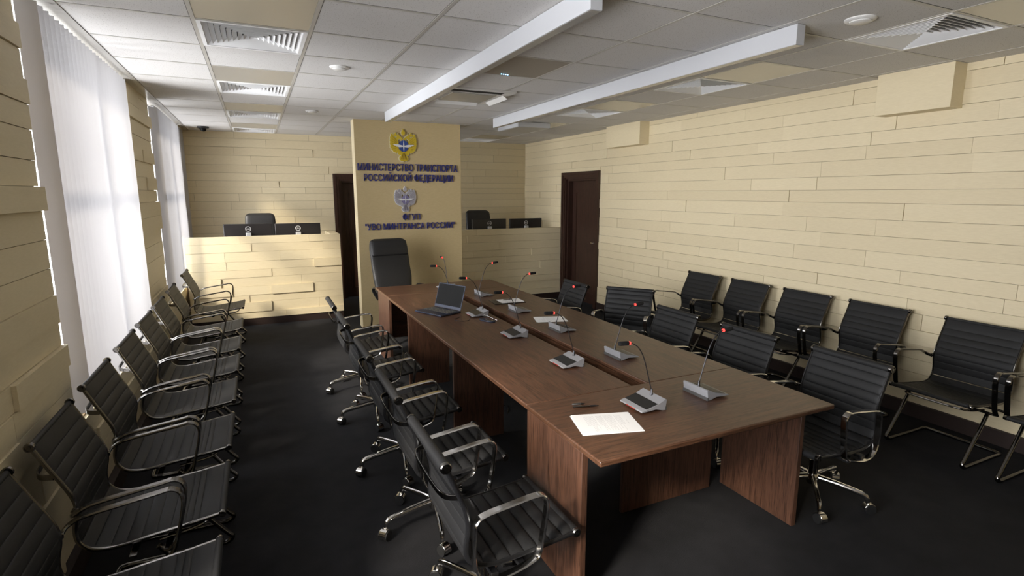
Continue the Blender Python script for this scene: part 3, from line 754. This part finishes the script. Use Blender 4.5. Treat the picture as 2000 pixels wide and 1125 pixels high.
# ---- swivel chair
OP = [(0.0, 0.832), (0.024, 0.775), (0.048, 0.715), (0.070, 0.655), (0.082, 0.600), (0.082, 0.550), (0.074, 0.505), (0.074, 0.465), (0.088, 0.432), (0.130, 0.405), (0.190, 0.392), (0.262, 0.392), (0.340, 0.397), (0.420, 0.405), (0.500, 0.414), (0.555, 0.420)]
def swivel_chair(rot_base):
    t = empty('swivel_chair'); w = 0.455
    prof3 = catmull([(a, 0, b) for a, b in OP], 6); cut = 8 * 6
    bm = NB(); sling(bm, prof3[:cut + 1], w, 8, 0.006); roll(bm, OP[0], w, 0.021); obj('backrest', bm, M['leather'], t, ang=50)
    bm = NB(); sling(bm, prof3[cut + 1:], w, 8, 0.014); roll(bm, OP[-1], w, 0.019); obj('seat', bm, M['leather'], t, ang=50)
    side_frames(t, OP, w, M['black'], 0.0075)
    end_caps(t, [OP[0]], w + 0.012, 0.022, M['chrome_dark']); end_caps(t, [OP[-1]], w + 0.012, 0.019, M['chrome_dark'])
    back_brace(t, 0.052, 0.70, w, M['chrome_dark'], 0.06)
    for s in (-1, 1):
        y = s * (w / 2 + 0.03)
        bm = NB(); P = [(0.098, y, 0.560), (0.105, y, 0.600), (0.140, y, 0.622), (0.24, y, 0.636), (0.34, y, 0.648), (0.385, y, 0.643), (0.402, y, 0.612), (0.396, y, 0.54), (0.382, y, 0.455), (0.368, y, 0.395), (0.335, y, 0.372), (0.26, y, 0.352), (0.19, y, 0.345), (0.135, y, 0.360), (0.104, y, 0.405), (0.095, y, 0.48)]
        sweep(bm, catmull(P, 5, True), rect(0.036, 0.011, 0.8), (0, 1, 0), closed=True); obj('armrest', bm, M['chrome'], t)
    bm = NB(); box(bm, 0.15, 0.33, -0.07, 0.07, 0.325, 0.365); box(bm, 0.17, 0.20, -w / 2 - 0.02, w / 2 + 0.02, 0.345, 0.362); box(bm, 0.29, 0.32, -w / 2 - 0.02, w / 2 + 0.02, 0.345, 0.362)
    cyl(bm, (0.22, 0.07, 0.34), (0.22, 0.20, 0.335), 0.006, 8); obj('tilt_mechanism', bm, M['black'], t, bevel=0.003)
    cx = 0.235
    bm = NB(); cyl(bm, (cx, 0, 0.10), (cx, 0, 0.235), 0.025, 20); obj('gas_lift', bm, M['chrome_dark'], t)
    bm = NB(); cyl(bm, (cx, 0, 0.2355), (cx, 0, 0.33), 0.015, 16); obj('gas_lift_rod', bm, M['black'], t)
    bm = NB(); lathe(bm, [(0.030, 0.088), (0.036, 0.10), (0.036, 0.135), (0.028, 0.150)], (cx, 0, 0), 20)
    tips = []
    for k in range(5):
        a = R(rot_base + 72 * k); d = Vector((math.cos(a), math.sin(a), 0)); o = Vector((cx, 0, 0))
        P = [o + d * 0.02 + Vector((0, 0, 0.128)), o + d * 0.12 + Vector((0, 0, 0.122)), o + d * 0.235 + Vector((0, 0, 0.108)), o + d * 0.272 + Vector((0, 0, 0.098)), o + d * 0.285 + Vector((0, 0, 0.075)), o + d * 0.285 + Vector((0, 0, 0.058))]
        Q = catmull(P, 4); sc = [1.35 - 0.55 * i / (len(Q) - 1) for i in range(len(Q))]
        sweep(bm, Q, [(x * 1.0, y * 1.15) for x, y in circ(0.0125, 10)], (-d.y, d.x, 0), scale=sc)
        tips.append((o + d * 0.285, a))
    obj('star_base', bm, M['chrome'], t)
    for p, a in tips:
        bm = NB(); ca = a + 0.6; ax = Vector((-math.sin(ca), math.cos(ca), 0)); f = Vector((math.cos(ca), math.sin(ca), 0)) * 0.012
        c = p + f + Vector((0, 0, 0.0285))
        for s in (-1, 1): cyl(bm, c + ax * (s * 0.006), c + ax * (s * 0.026), 0.0275, 20)
        wheel = bm
        cst = obj('caster', wheel, M['rubber'], t)
        bm = NB(); pts = [c + Vector((0, 0, 0.0)) + Vector((math.cos(ca) * math.cos(q), math.sin(ca) * math.cos(q), math.sin(q))) * 0.0305 for q in [R(v) for v in range(-10, 191, 20)]]
        sweep(bm, pts, rect(0.040, 0.005), (ax.x, ax.y, 0)); obj('caster_hood', bm, M['chrome'], cst)
    return t

def place(proto, used, x, y, rz, lab, cat, grp, wob=0):
    o = proto if not used[0] else copy_tree(proto)
    used[0] = True
    o.location = (x, y, 0); o.rotation_euler = (0, 0, rz); tag(o, lab, cat, grp)
    return o
VC = visitor_chair(); u = [False]
left_near = [-1.79, -1.103, -0.416, 0.310, 0.982, 1.65, 2.455, 3.612]
labs = ['black ribbed visitor chair in the bottom left corner of the photo, mostly cut off',
        'second nearest visitor chair against the left wall, its whole armrest visible at bottom left',
        'third nearest visitor chair against the left wall, just before the near blind begins',
        'fourth visitor chair along the left wall, back against the near blind',
        'fifth visitor chair along the left wall, under the middle of the near blind',
        'sixth visitor chair along the left wall, by the far edge of the near blind',
        'next-to-last visitor chair on the left, in front of the plank strip between the blinds',
        'last visitor chair of the left row, beside the sunlit reception counter']
for yn, lb in zip(left_near, labs): place(VC, u, 0.010, yn + 0.241, R(random.uniform(-0.6, 0.6)), lb, 'chair', 'visitor chairs along the left wall')
labs = ['black ribbed visitor chair cut off by the right edge of the photo',
        'large visitor chair by the right wall, nearest one seen whole',
        'second visitor chair along the right wall, behind the nearest swivel chair',
        'third visitor chair along the right wall from the camera, in the middle of that row',
        'fourth visitor chair along the right wall, next to the farthest of that row',
        'farthest visitor chair along the right wall, nearest the dark door']
for yc, lb in zip([-2.25, -1.578, -0.834, -0.174, 0.486, 1.140], labs): place(VC, u, 5.515, yc, PI + R(random.uniform(-0.8, 0.8)), lb, 'chair', 'visitor chairs along the right wall')
SC = swivel_chair(188); u = [False]
labs = ['nearest swivel chair on the window side of the table, at the photo bottom',
        'second nearest swivel chair on the window side of the table',
        'middle swivel chair of the five on the window side of the table',
        'fourth swivel chair from the camera on the window side of the table',
        'farthest swivel chair on the window side of the table, nearest the sign board']
for yc, lb in zip([-1.600, -0.889, -0.170, 0.709, 1.435], labs): place(SC, u, 1.382, yc, 0, lb, 'chair', 'swivel chairs on the window side of the table')
labs = ['nearest swivel chair right of the table, its star base in full view',
        'second nearest swivel chair on the right side of the table',
        'middle swivel chair on the right side of the table',
        'swivel chair right of the table turned towards the camera',
        'farthest swivel chair right of the table, in front of the dark door']
for (x, y, a), lb in zip([(3.985, -1.60, 0), (3.94, -0.894, 0), (3.94, -0.172, 0), (4.235, 0.858, 38), (3.945, 1.43, 0)], labs):
    place(SC, u, x, y, PI + R(a), lb, 'chair', 'swivel chairs on the right side of the table')

# ---- high-back executive chairs
def exec_chair(loc, rz, lab, head=True, top=1.235, w=0.50):
    t = empty('executive_chair', loc, rz); tag(t, lab, 'chair')
    # backrest pad: loft of rounded sections along a curved spine, local +x is forward
    def pad(pts, widths, thick, m, name):
        bm = NB(); P = catmull(pts, 5); n = len(P) - 1; sc = []
        rings = []
        for i, p in enumerate(P):
            f = i / n * (len(widths) - 1); k = min(int(f), len(widths) - 2); u_ = f - k; ww = widths[k] * (1 - u_) + widths[k + 1] * u_; tt = thick[k] * (1 - u_) + thick[k + 1] * u_
            a = P[max(0, i - 1)]; b = P[min(n, i + 1)]; T = (b - a).normalized(); nn = Vector((0, 1, 0)).cross(T)
            ring = []
            for q in range(28):
                an = 2 * PI * q / 28; c, s = math.cos(an), math.sin(an)
                px = math.copysign(abs(c) ** 0.35, c) * ww / 2; pn = math.copysign(abs(s) ** 0.7, s) * tt / 2
                ring.append(bm.verts.new(p + Vector((0, px, 0)) + nn * pn))
            rings.append(ring)
        for A, B in zip(rings, rings[1:]):
            for j in range(28): bm.faces.new((A[j], A[(j + 1) % 28], B[(j + 1) % 28], B[j]))
        bm.faces.new(rings[0]); bm.faces.new(list(reversed(rings[-1])))
        return obj(name, bm, m, t, ang=60)
    z = top
    pad([(0.10, 0, 0.46), (0.03, 0, 0.60), (-0.005, 0, 0.75), (-0.055, 0, 0.90), (-0.115, 0, z - 0.12), (-0.145, 0, z - 0.03), (-0.15, 0, z)], [w * 0.86, w * 0.94, w * 1.0, w, w, w * 0.93, w * 0.70], [0.05, 0.09, 0.09, 0.08, 0.08, 0.07, 0.03], M['leather_soft'], 'backrest')
    if head:
        pad([(-0.070, 0, z - 0.215), (-0.074, 0, z - 0.200), (-0.094, 0, z - 0.12), (-0.122, 0, z - 0.04), (-0.132, 0, z - 0.018)], [w * 0.90, w * 0.95, w * 0.97, w * 0.94, w * 0.82], [0.03, 0.075, 0.085, 0.07, 0.03], M['leather_soft'], 'headrest')
    pad([(0.10, 0, 0.47), (0.14, 0, 0.475), (0.30, 0, 0.485), (0.50, 0, 0.485), (0.56, 0, 0.468)], [w * 0.9, w, w, w, w * 0.86], [0.05, 0.10, 0.11, 0.10, 0.04], M['leather_soft'], 'seat')
    for s in (-1, 1):
        bm = NB(); y = s * (w / 2 + 0.035)
        P = [(0.06, s * (w / 2 - 0.03), 0.50), (0.08, y, 0.62), (0.14, y, 0.665), (0.30, y, 0.672), (0.42, y, 0.655), (0.44, y, 0.60), (0.38, y, 0.50), (0.30, s * (w / 2 - 0.02), 0.42)]
        sweep(bm, catmull(P, 5), rect(0.04, 0.022, 0.7), (0, 1, 0)); obj('armrest', bm, M['black'], t)
        bm = NB(); cyl(bm, (0.446, y - s * 0.0, 0.62), (0.462, y, 0.62), 0.019, 16); obj('armrest_tip', bm, M['chrome'], t)
    cx = 0.28
    bm = NB(); cyl(bm, (cx, 0, 0.12), (cx, 0, 0.43), 0.025, 16); obj('gas_lift', bm, M['black'], t)
    bm = NB(); tips = []
    for k in range(5):
        a = R(20 + 72 * k); d = Vector((math.cos(a), math.sin(a), 0)); o = Vector((cx, 0, 0))
        sweep(bm, [o + Vector((0, 0, 0.12)), o + d * 0.15 + Vector((0, 0, 0.11)), o + d * 0.30 + Vector((0, 0, 0.075))], rect(0.05, 0.03, 0.6), (-d.y, d.x, 0)); tips.append((o + d * 0.29, a))
    obj('star_base', bm, M['chrome'], t)
    for p, a in tips:
        bm = NB(); ax = Vector((-math.sin(a), math.cos(a), 0)); c = p + Vector((0, 0, 0.029))
        for s in (-1, 1): cyl(bm, c + ax * (s * 0.006), c + ax * (s * 0.026), 0.028, 18)
        cyl(bm, c + Vector((0, 0, 0.0)), c + Vector((0, 0, 0.035)), 0.006, 8)
        obj('caster', bm, M['rubber'], t)
    return t
exec_chair((2.345, 3.22, 0), R(-90 + 8), 'tall black padded chair at the head of the table, in front of the sign board')
exec_chair((0.885, 5.62, 0), R(-90), 'black high-back chair behind the left reception counter', head=False, top=1.50, w=0.43)
exec_chair((4.50, 5.62, 0), R(-90), 'black high-back chair behind the right reception counter', head=False, top=1.50, w=0.47)

# ================================================================== meeting table
TX0, TX1, TY0, TY1, TZ, TT = 2.0, 3.415, -1.905, 2.585, 0.75, 0.026
SX0, SX1, SY0, SY1 = 2.655, 2.762, -1.245, 2.0
t = empty('conference_table', ((TX0 + TX1) / 2, (TY0 + TY1) / 2, 0)); tag(t, 'long dark wenge conference table with a central slot', 'table')
TABLE = t; tl = Vector(t.location)
def tb(name, b, m, bevel=0.004, par=None):
    bm = NB(); box(bm, b[0] - tl.x, b[1] - tl.x, b[2] - tl.y, b[3] - tl.y, b[4], b[5]); return obj(name, bm, m, par or t, bevel=bevel)
g = 0.0006
tb('end_board', (TX0, TX1, TY0, SY0 - g, TZ - TT, TZ), M['wood_x'], 0.006)
tb('end_board', (TX0, TX1, SY1 + g, TY1, TZ - TT, TZ), M['wood_x'], 0.006)
tb('long_board', (TX0, SX0, SY0, SY1, TZ - TT, TZ), M['wood_y'], 0.005)
tb('long_board', (SX1, TX1, SY0, SY1, TZ - TT, TZ), M['wood_y'], 0.005)
bm = NB(); zt = TZ - TT - 0.001
for b in ((SX0 - 0.02, SX0, SY0 - 0.02, SY1 + 0.02, 0.60, zt), (SX1, SX1 + 0.02, SY0 - 0.02, SY1 + 0.02, 0.60, zt), (SX0, SX1, SY0 - 0.02, SY0, 0.60, zt), (SX0, SX1, SY1, SY1 + 0.02, 0.60, zt), (SX0, SX1, SY0, SY1, 0.60, 0.62)):
    box(bm, b[0] - tl.x, b[1] - tl.x, b[2] - tl.y, b[3] - tl.y, b[4], b[5])
obj('cable_trough', bm, M['wood_y'], t, smooth=False)
zl = TZ - TT - 0.0005
for x in (TX0 + 0.004, TX1 - 0.046):
    tb('leg', (x, x + 0.030, -1.765, -1.25, 0, zl), M['wood_z'], 0.002)
    tb('leg', (x, x + 0.030, 1.94, 2.47, 0, zl), M['wood_z'], 0.002)
for x0, x1 in ((TX0 + 0.03, TX0 + 0.42), (TX1 - 0.42, TX1 - 0.066)):
    for y in (-0.03, 1.25): tb('leg', (x0, x1, y, y + 0.028, 0, zl), M['wood_z'], 0.002)
tb('modesty_panel', (2.60, 3.265, -1.268, -1.246, 0, 0.598), M['wood_z'], 0.002)
tb('modesty_panel', (2.036, 3.377, 2.10, 2.122, 0.27, zl), M['wood_x'], 0.002)

# ================================================================== conference microphones
def mic_unit():
    """local x: towards the speaker (low edge); origin on the table under the tall rear edge, y centred"""
    t = empty('desk_microphone')
    W2 = 0.088
    side = [(0.0, 0.0), (0.0, 0.018), (-0.006, 0.052), (0.002, 0.056), (0.045, 0.038), (0.145, 0.014), (0.147, 0.008), (0.10, 0.009), (0.062, 0.012), (0.018, 0.0)]
    mt = Matrix(((1, 0, 0, 0), (0, 0, 1, 0), (0, 1, 0, 0), (0, 0, 0, 1)))
    bm = NB(); extrude_poly(bm, side, -W2, W2, mtx=mt); body = obj('body', bm, M['grey_body'], t, bevel=0.0015)
    bm = NB(); box(bm, -0.0035, 0.004, -W2 - 0.001, W2 + 0.001, 0.0, 0.016); obj('rear_foot', bm, M['grey_dark'], t, smooth=False)
    def top(x): # height of sloped top face
        return 0.038 + (x - 0.045) * (0.014 - 0.038) / 0.10 if x > 0.045 else 0.056 + (x - 0.002) * (0.038 - 0.056) / 0.043
    bm = NB(); a, b = 0.050, 0.118
    vs = [(a, -W2 + 0.002, top(a) + 0.0012), (b, -W2 + 0.002, top(b) + 0.0012), (b, W2 - 0.002, top(b) + 0.0012), (a, W2 - 0.002, top(a) + 0.0012)]
    lo = [bm.verts.new(Vector(v) - Vector((0, 0, 0.0015))) for v in vs]; hi = [bm.verts.new(v) for v in vs]
    bm.faces.new(hi); bm.faces.new(lo[::-1])
    for i in range(4): bm.faces.new((lo[i], lo[(i + 1) % 4], hi[(i + 1) % 4], hi[i]))
    obj('touch_panel', bm, M['pad'], t, smooth=False)
    bm = NB(); box(bm, 0.1468, 0.1482, -0.035, 0.035, 0.0085, 0.0125); obj('red_stripe', bm, M['red_mark'], t, smooth=False)
    nb = Vector((0.016, -0.004, 0.048))
    bm = NB(); lathe(bm, [(0.0085, 0.0), (0.0085, 0.006), (0.0058, 0.010), (0.0058, 0.030), (0.004, 0.034)], nb, 14); obj('neck_socket', bm, M['neck'], t)
    P = [nb + Vector(v) for v in ((0, 0, 0.02), (0.020, 0, 0.085), (0.040, 0, 0.150), (0.062, 0, 0.210), (0.090, 0, 0.255), (0.118, 0, 0.278), (0.145, 0, 0.288))]
    bm = NB(); tube(bm, catmull(P, 6), 0.0030, 8); obj('gooseneck', bm, M['neck'], t)
    def seg(r0, r1, x0, x1, m, name, prof=None):
        d = Vector((1, 0, 0.06)).normalized(); o = P[-1]
        mm = Matrix.Translation(o) @ Vector((0, 0, 1)).rotation_difference(d).to_matrix().to_4x4()
        bm = NB(); lathe(bm, prof or [(r0, x0), (r1, x1)], seg=20, mtx=mm); return obj(name, bm, m, t, ang=60)
    seg(0.0080, 0.0080, 0.000, 0.008, M['red'], 'light_ring')
    seg(0, 0, 0, 0, M['foam'], 'mic_head', [(0.0080, 0.0082), (0.0105, 0.012), (0.0112, 0.020), (0.0112, 0.056), (0.0095, 0.066), (0.0045, 0.070)])
    return t
MU = mic_unit(); u = [False]
def put_mic(x, y, rz, lab):
    o = MU if not u[0] else copy_tree(MU); u[0] = True
    o.location = (x, y, TZ); o.rotation_euler = (0, 0, rz); tag(o, lab, 'microphone', 'gooseneck desk microphones'); return o
MICY = [-1.510, -0.765, 0.0, 0.760, 1.620]
labl = ['nearest desk microphone, on the window side beyond the white papers', 'second nearest desk microphone on the window side of the slot',
        'middle desk microphone on the window side of the slot', 'desk microphone on the window side beside the laptop and dark oval device',
        'desk microphone mostly hidden behind the open laptop']
labr = ['nearest desk microphone on the right side of the slot, showing its pale back', 'second nearest desk microphone on the right side of the slot',
        'middle desk microphone on the right side, in front of the small paper stack', 'desk microphone on the right side just before the clipboard',
        'farthest desk microphone on the right side, beyond the clipboard']
for y, lb in zip(MICY, labl): put_mic(2.592, y, PI, lb)
for y, lb in zip(MICY, labr): put_mic(2.866, y, 0, lb)
put_mic(2.71, 2.13, R(92), 'desk microphone at the head of the table facing the tall chair')

# ================================================================== things on the table
def sheet(name, cx, cy, w, l, rz, lab, cat, n=2, text=True, z=TZ, grp=None):
    t = empty(name, (cx, cy, z), rz); tag(t, lab, cat, grp)
    for k in range(n):
        boxo('sheet', (-w / 2, w / 2, -l / 2, l / 2, 0.0004 + 0.0012 * k, 0.0013 + 0.0012 * k), M['paper'], t, smooth=False, rot=(0, 0, R(1.6 * (n - 1 - k) * (-1) ** k)), loc=(0.004 * (n - 1 - k), -0.003 * (n - 1 - k), 0))
    if text:
        rr = random.Random(3); bm = NB(); z0 = 0.0013 + 0.0012 * (n - 1) + 0.0001; yy = l / 2 - 0.04; k = 0
        while yy > -l / 2 + 0.05:
            gap = 0.0065
            if k in (1, 2, 8, 16, 22): yy -= 0.006; k += 1; continue
            x0 = -w / 2 + 0.026; x1 = w / 2 - rr.choice([0.022, 0.022, 0.04, 0.08])
            if k == 0: x0 = -0.022; x1 = 0.022
            x = x0
            while x < x1:
                wl = rr.uniform(0.006, 0.018); box(bm, x, min(x + wl, x1), yy - 0.0009, yy + 0.0009, z0, z0 + 0.0001); x += wl + 0.0022
            yy -= gap; k += 1
        obj('printed_text', bm, M['ink'], t, smooth=False)
    return t
sheet('paper_document', 2.236, -1.605, 0.215, 0.287, R(-107), 'white printed sheets lying on the near end of the table', 'paper', 2)
sheet('paper_stack', 3.020, 0.345, 0.19, 0.26, R(72), 'small stack of white papers behind the second right microphone', 'paper', 3, text=True)
# pens
def pen(name, a, b, z, r, m, lab):
    a = Vector(a); b = Vector(b); c = (a + b) / 2; d = b - a; l = d.length
    t = empty(name, (c.x, c.y, z), math.atan2(d.y, d.x)); tag(t, lab, 'pen')
    mt = Matrix(((0, 0, 1, -l / 2), (0, 1, 0, 0), (1, 0, 0, r), (0, 0, 0, 1)))
    bm = NB(); lathe(bm, [(r * 0.8, 0), (r, 0.003), (r, l * 0.66), (r * 0.95, l * 0.67)], seg=14, mtx=mt); obj('barrel', bm, m, t)
    bm = NB(); lathe(bm, [(r * 0.98, l * 0.672), (r * 0.98, l * 0.84), (r * 0.35, l * 0.985), (r * 0.15, l)], seg=14, mtx=mt); obj('grip', bm, M['black'], t)
    bm = NB(); box(bm, -l / 2 + 0.004, -l / 2 + 0.045, -0.002, 0.002, 2 * r + 0.0005, 2 * r + 0.0017); obj('clip', bm, M['chrome'], t, smooth=False)
pen('ballpoint_pen', (2.190, -1.385, 0), (2.318, -1.420, 0), TZ + 0.0003, 0.0048, M['chrome_dark'], 'dark grey pen lying beside the white sheets at the near table end')
pen('pen_cap', (2.205, -1.352, 0), (2.268, -1.370, 0), TZ + 0.0003, 0.0045, M['grey_dark'], 'grey pen cap lying right against the pen at the near table end')
# clipboard with paper and pen
t = empty('clipboard_folder', (3.02, 1.20, TZ), R(-4)); tag(t, 'black folder under a white sheet on the far right part of the table', 'folder')
boxo('board', (-0.165, 0.150, -0.105, 0.105, 0.0005, 0.006), M['black'], t, bevel=0.0015)
sheet('note_sheet', 3.045, 1.20, 0.18, 0.235, R(86), 'white note sheet lying on the black folder', 'paper', 1, z=TZ + 0.0062)
pen('brown_pen', (2.985, 1.235, 0), (3.085, 1.250, 0), TZ + 0.0080, 0.004, mat('brown_pen', (0.16, 0.11, 0.08), 0.4), 'brown pen lying on the note sheet on the black folder')
# laptop
LA = math.atan2(-0.911, 0.414)
t = empty('laptop', (2.2455, 1.0195, TZ), math.atan2(0.414, 0.911)); tag(t, 'open dark blue laptop with black screen at the far left of the table', 'laptop')
bm = NB(); box(bm, -0.12, 0.12, -0.174, 0.174, 0.002, 0.015); obj('base', bm, M['laptop'], t, bevel=0.003)
bm = NB(); rr = random.Random(5)
kb = []
for r_ in range(6):
    for c_ in range(17):
        x = 0.075 - r_ * 0.0185; y = 0.155 - c_ * 0.0185
        kb.append((x, y)); box(bm, x - 0.0078, x + 0.0078, y - 0.0150, y + 0.0008, 0.0151, 0.0168)
obj('keyboard', bm, M['keys'], t, smooth=False)
bm = NB()
for x, y in kb: box(bm, x - 0.003, x + 0.003, y - 0.010, y - 0.004, 0.0169, 0.0171)
obj('key_legends', bm, M['keymark'], t, smooth=False)
bm = NB(); box(bm, -0.112, -0.050, -0.055, 0.055, 0.0151, 0.0155); obj('touchpad', bm, M['laptop'], t, smooth=False)

bm = NB(); box(bm, 0, 0.226, -0.174, 0.174, -0.003, 0.003)
lid = obj('lid', bm, M['laptop'], t, bevel=0.002, loc=(0.116, 0, 0.018), rot=(0, R(-72), 0))
bm = NB(); box(bm, 0.026, 0.218, -0.166, 0.166, 0.0031, 0.0036); obj('display', bm, M['screen'], lid, smooth=False)
# oval device with a stylus
t = empty('oval_device', (2.522, 0.525, TZ), R(-68)); tag(t, 'dark flat oval device with a silver stylus beside the laptop microphone', 'oval device')
bm = NB(); P = [(0.088 * math.copysign(abs(math.cos(a)) ** 0.9, math.cos(a)), 0.040 * math.sin(a)) for a in [2 * PI * k / 32 for k in range(32)]]
extrude_poly(bm, P, 0.0006, 0.011); obj('body', bm, M['laptop'], t, bevel=0.003)
bm = NB(); P = [(x * 0.55 + 0.02, y * 0.55) for x, y in P]; extrude_poly(bm, P, 0.0111, 0.0125); obj('dial', bm, M['chrome_dark'], t, smooth=False)
bm = NB(); tube(bm, [(-0.075, 0.036, 0.036), (0.085, 0.030, 0.0142)], 0.0022, 8); obj('stylus', bm, M['chrome'], t)
# cable loop
bm = NB(); P = [(2.375, 0.80, 0.7525), (2.35, 0.74, 0.7525), (2.30, 0.70, 0.7525), (2.285, 0.65, 0.7525), (2.32, 0.60, 0.7525), (2.38, 0.60, 0.7525), (2.415, 0.66, 0.7525), (2.44, 0.72, 0.7525), (2.50, 0.735, 0.7525)]
tube(bm, catmull(P, 6), 0.0022, 6, ref=(0, 0, 1)); o = obj('cable', bm, M['black']); tag(o, 'thin black cable looping on the table in front of the laptop', 'cable')
# cable on the floor under the table
bm = NB(); P = [(2.10, 0.62, 0.004), (2.3, 0.62, 0.004), (2.5, 0.60, 0.004), (2.62, 0.52, 0.004), (2.66, 0.42, 0.004), (2.60, 0.30, 0.004)]
tube(bm, catmull(P, 5), 0.004, 6, ref=(0, 0, 1)); o = obj('floor_cable', bm, M['black']); tag(o, 'black cable lying on the carpet under the table', 'cable')
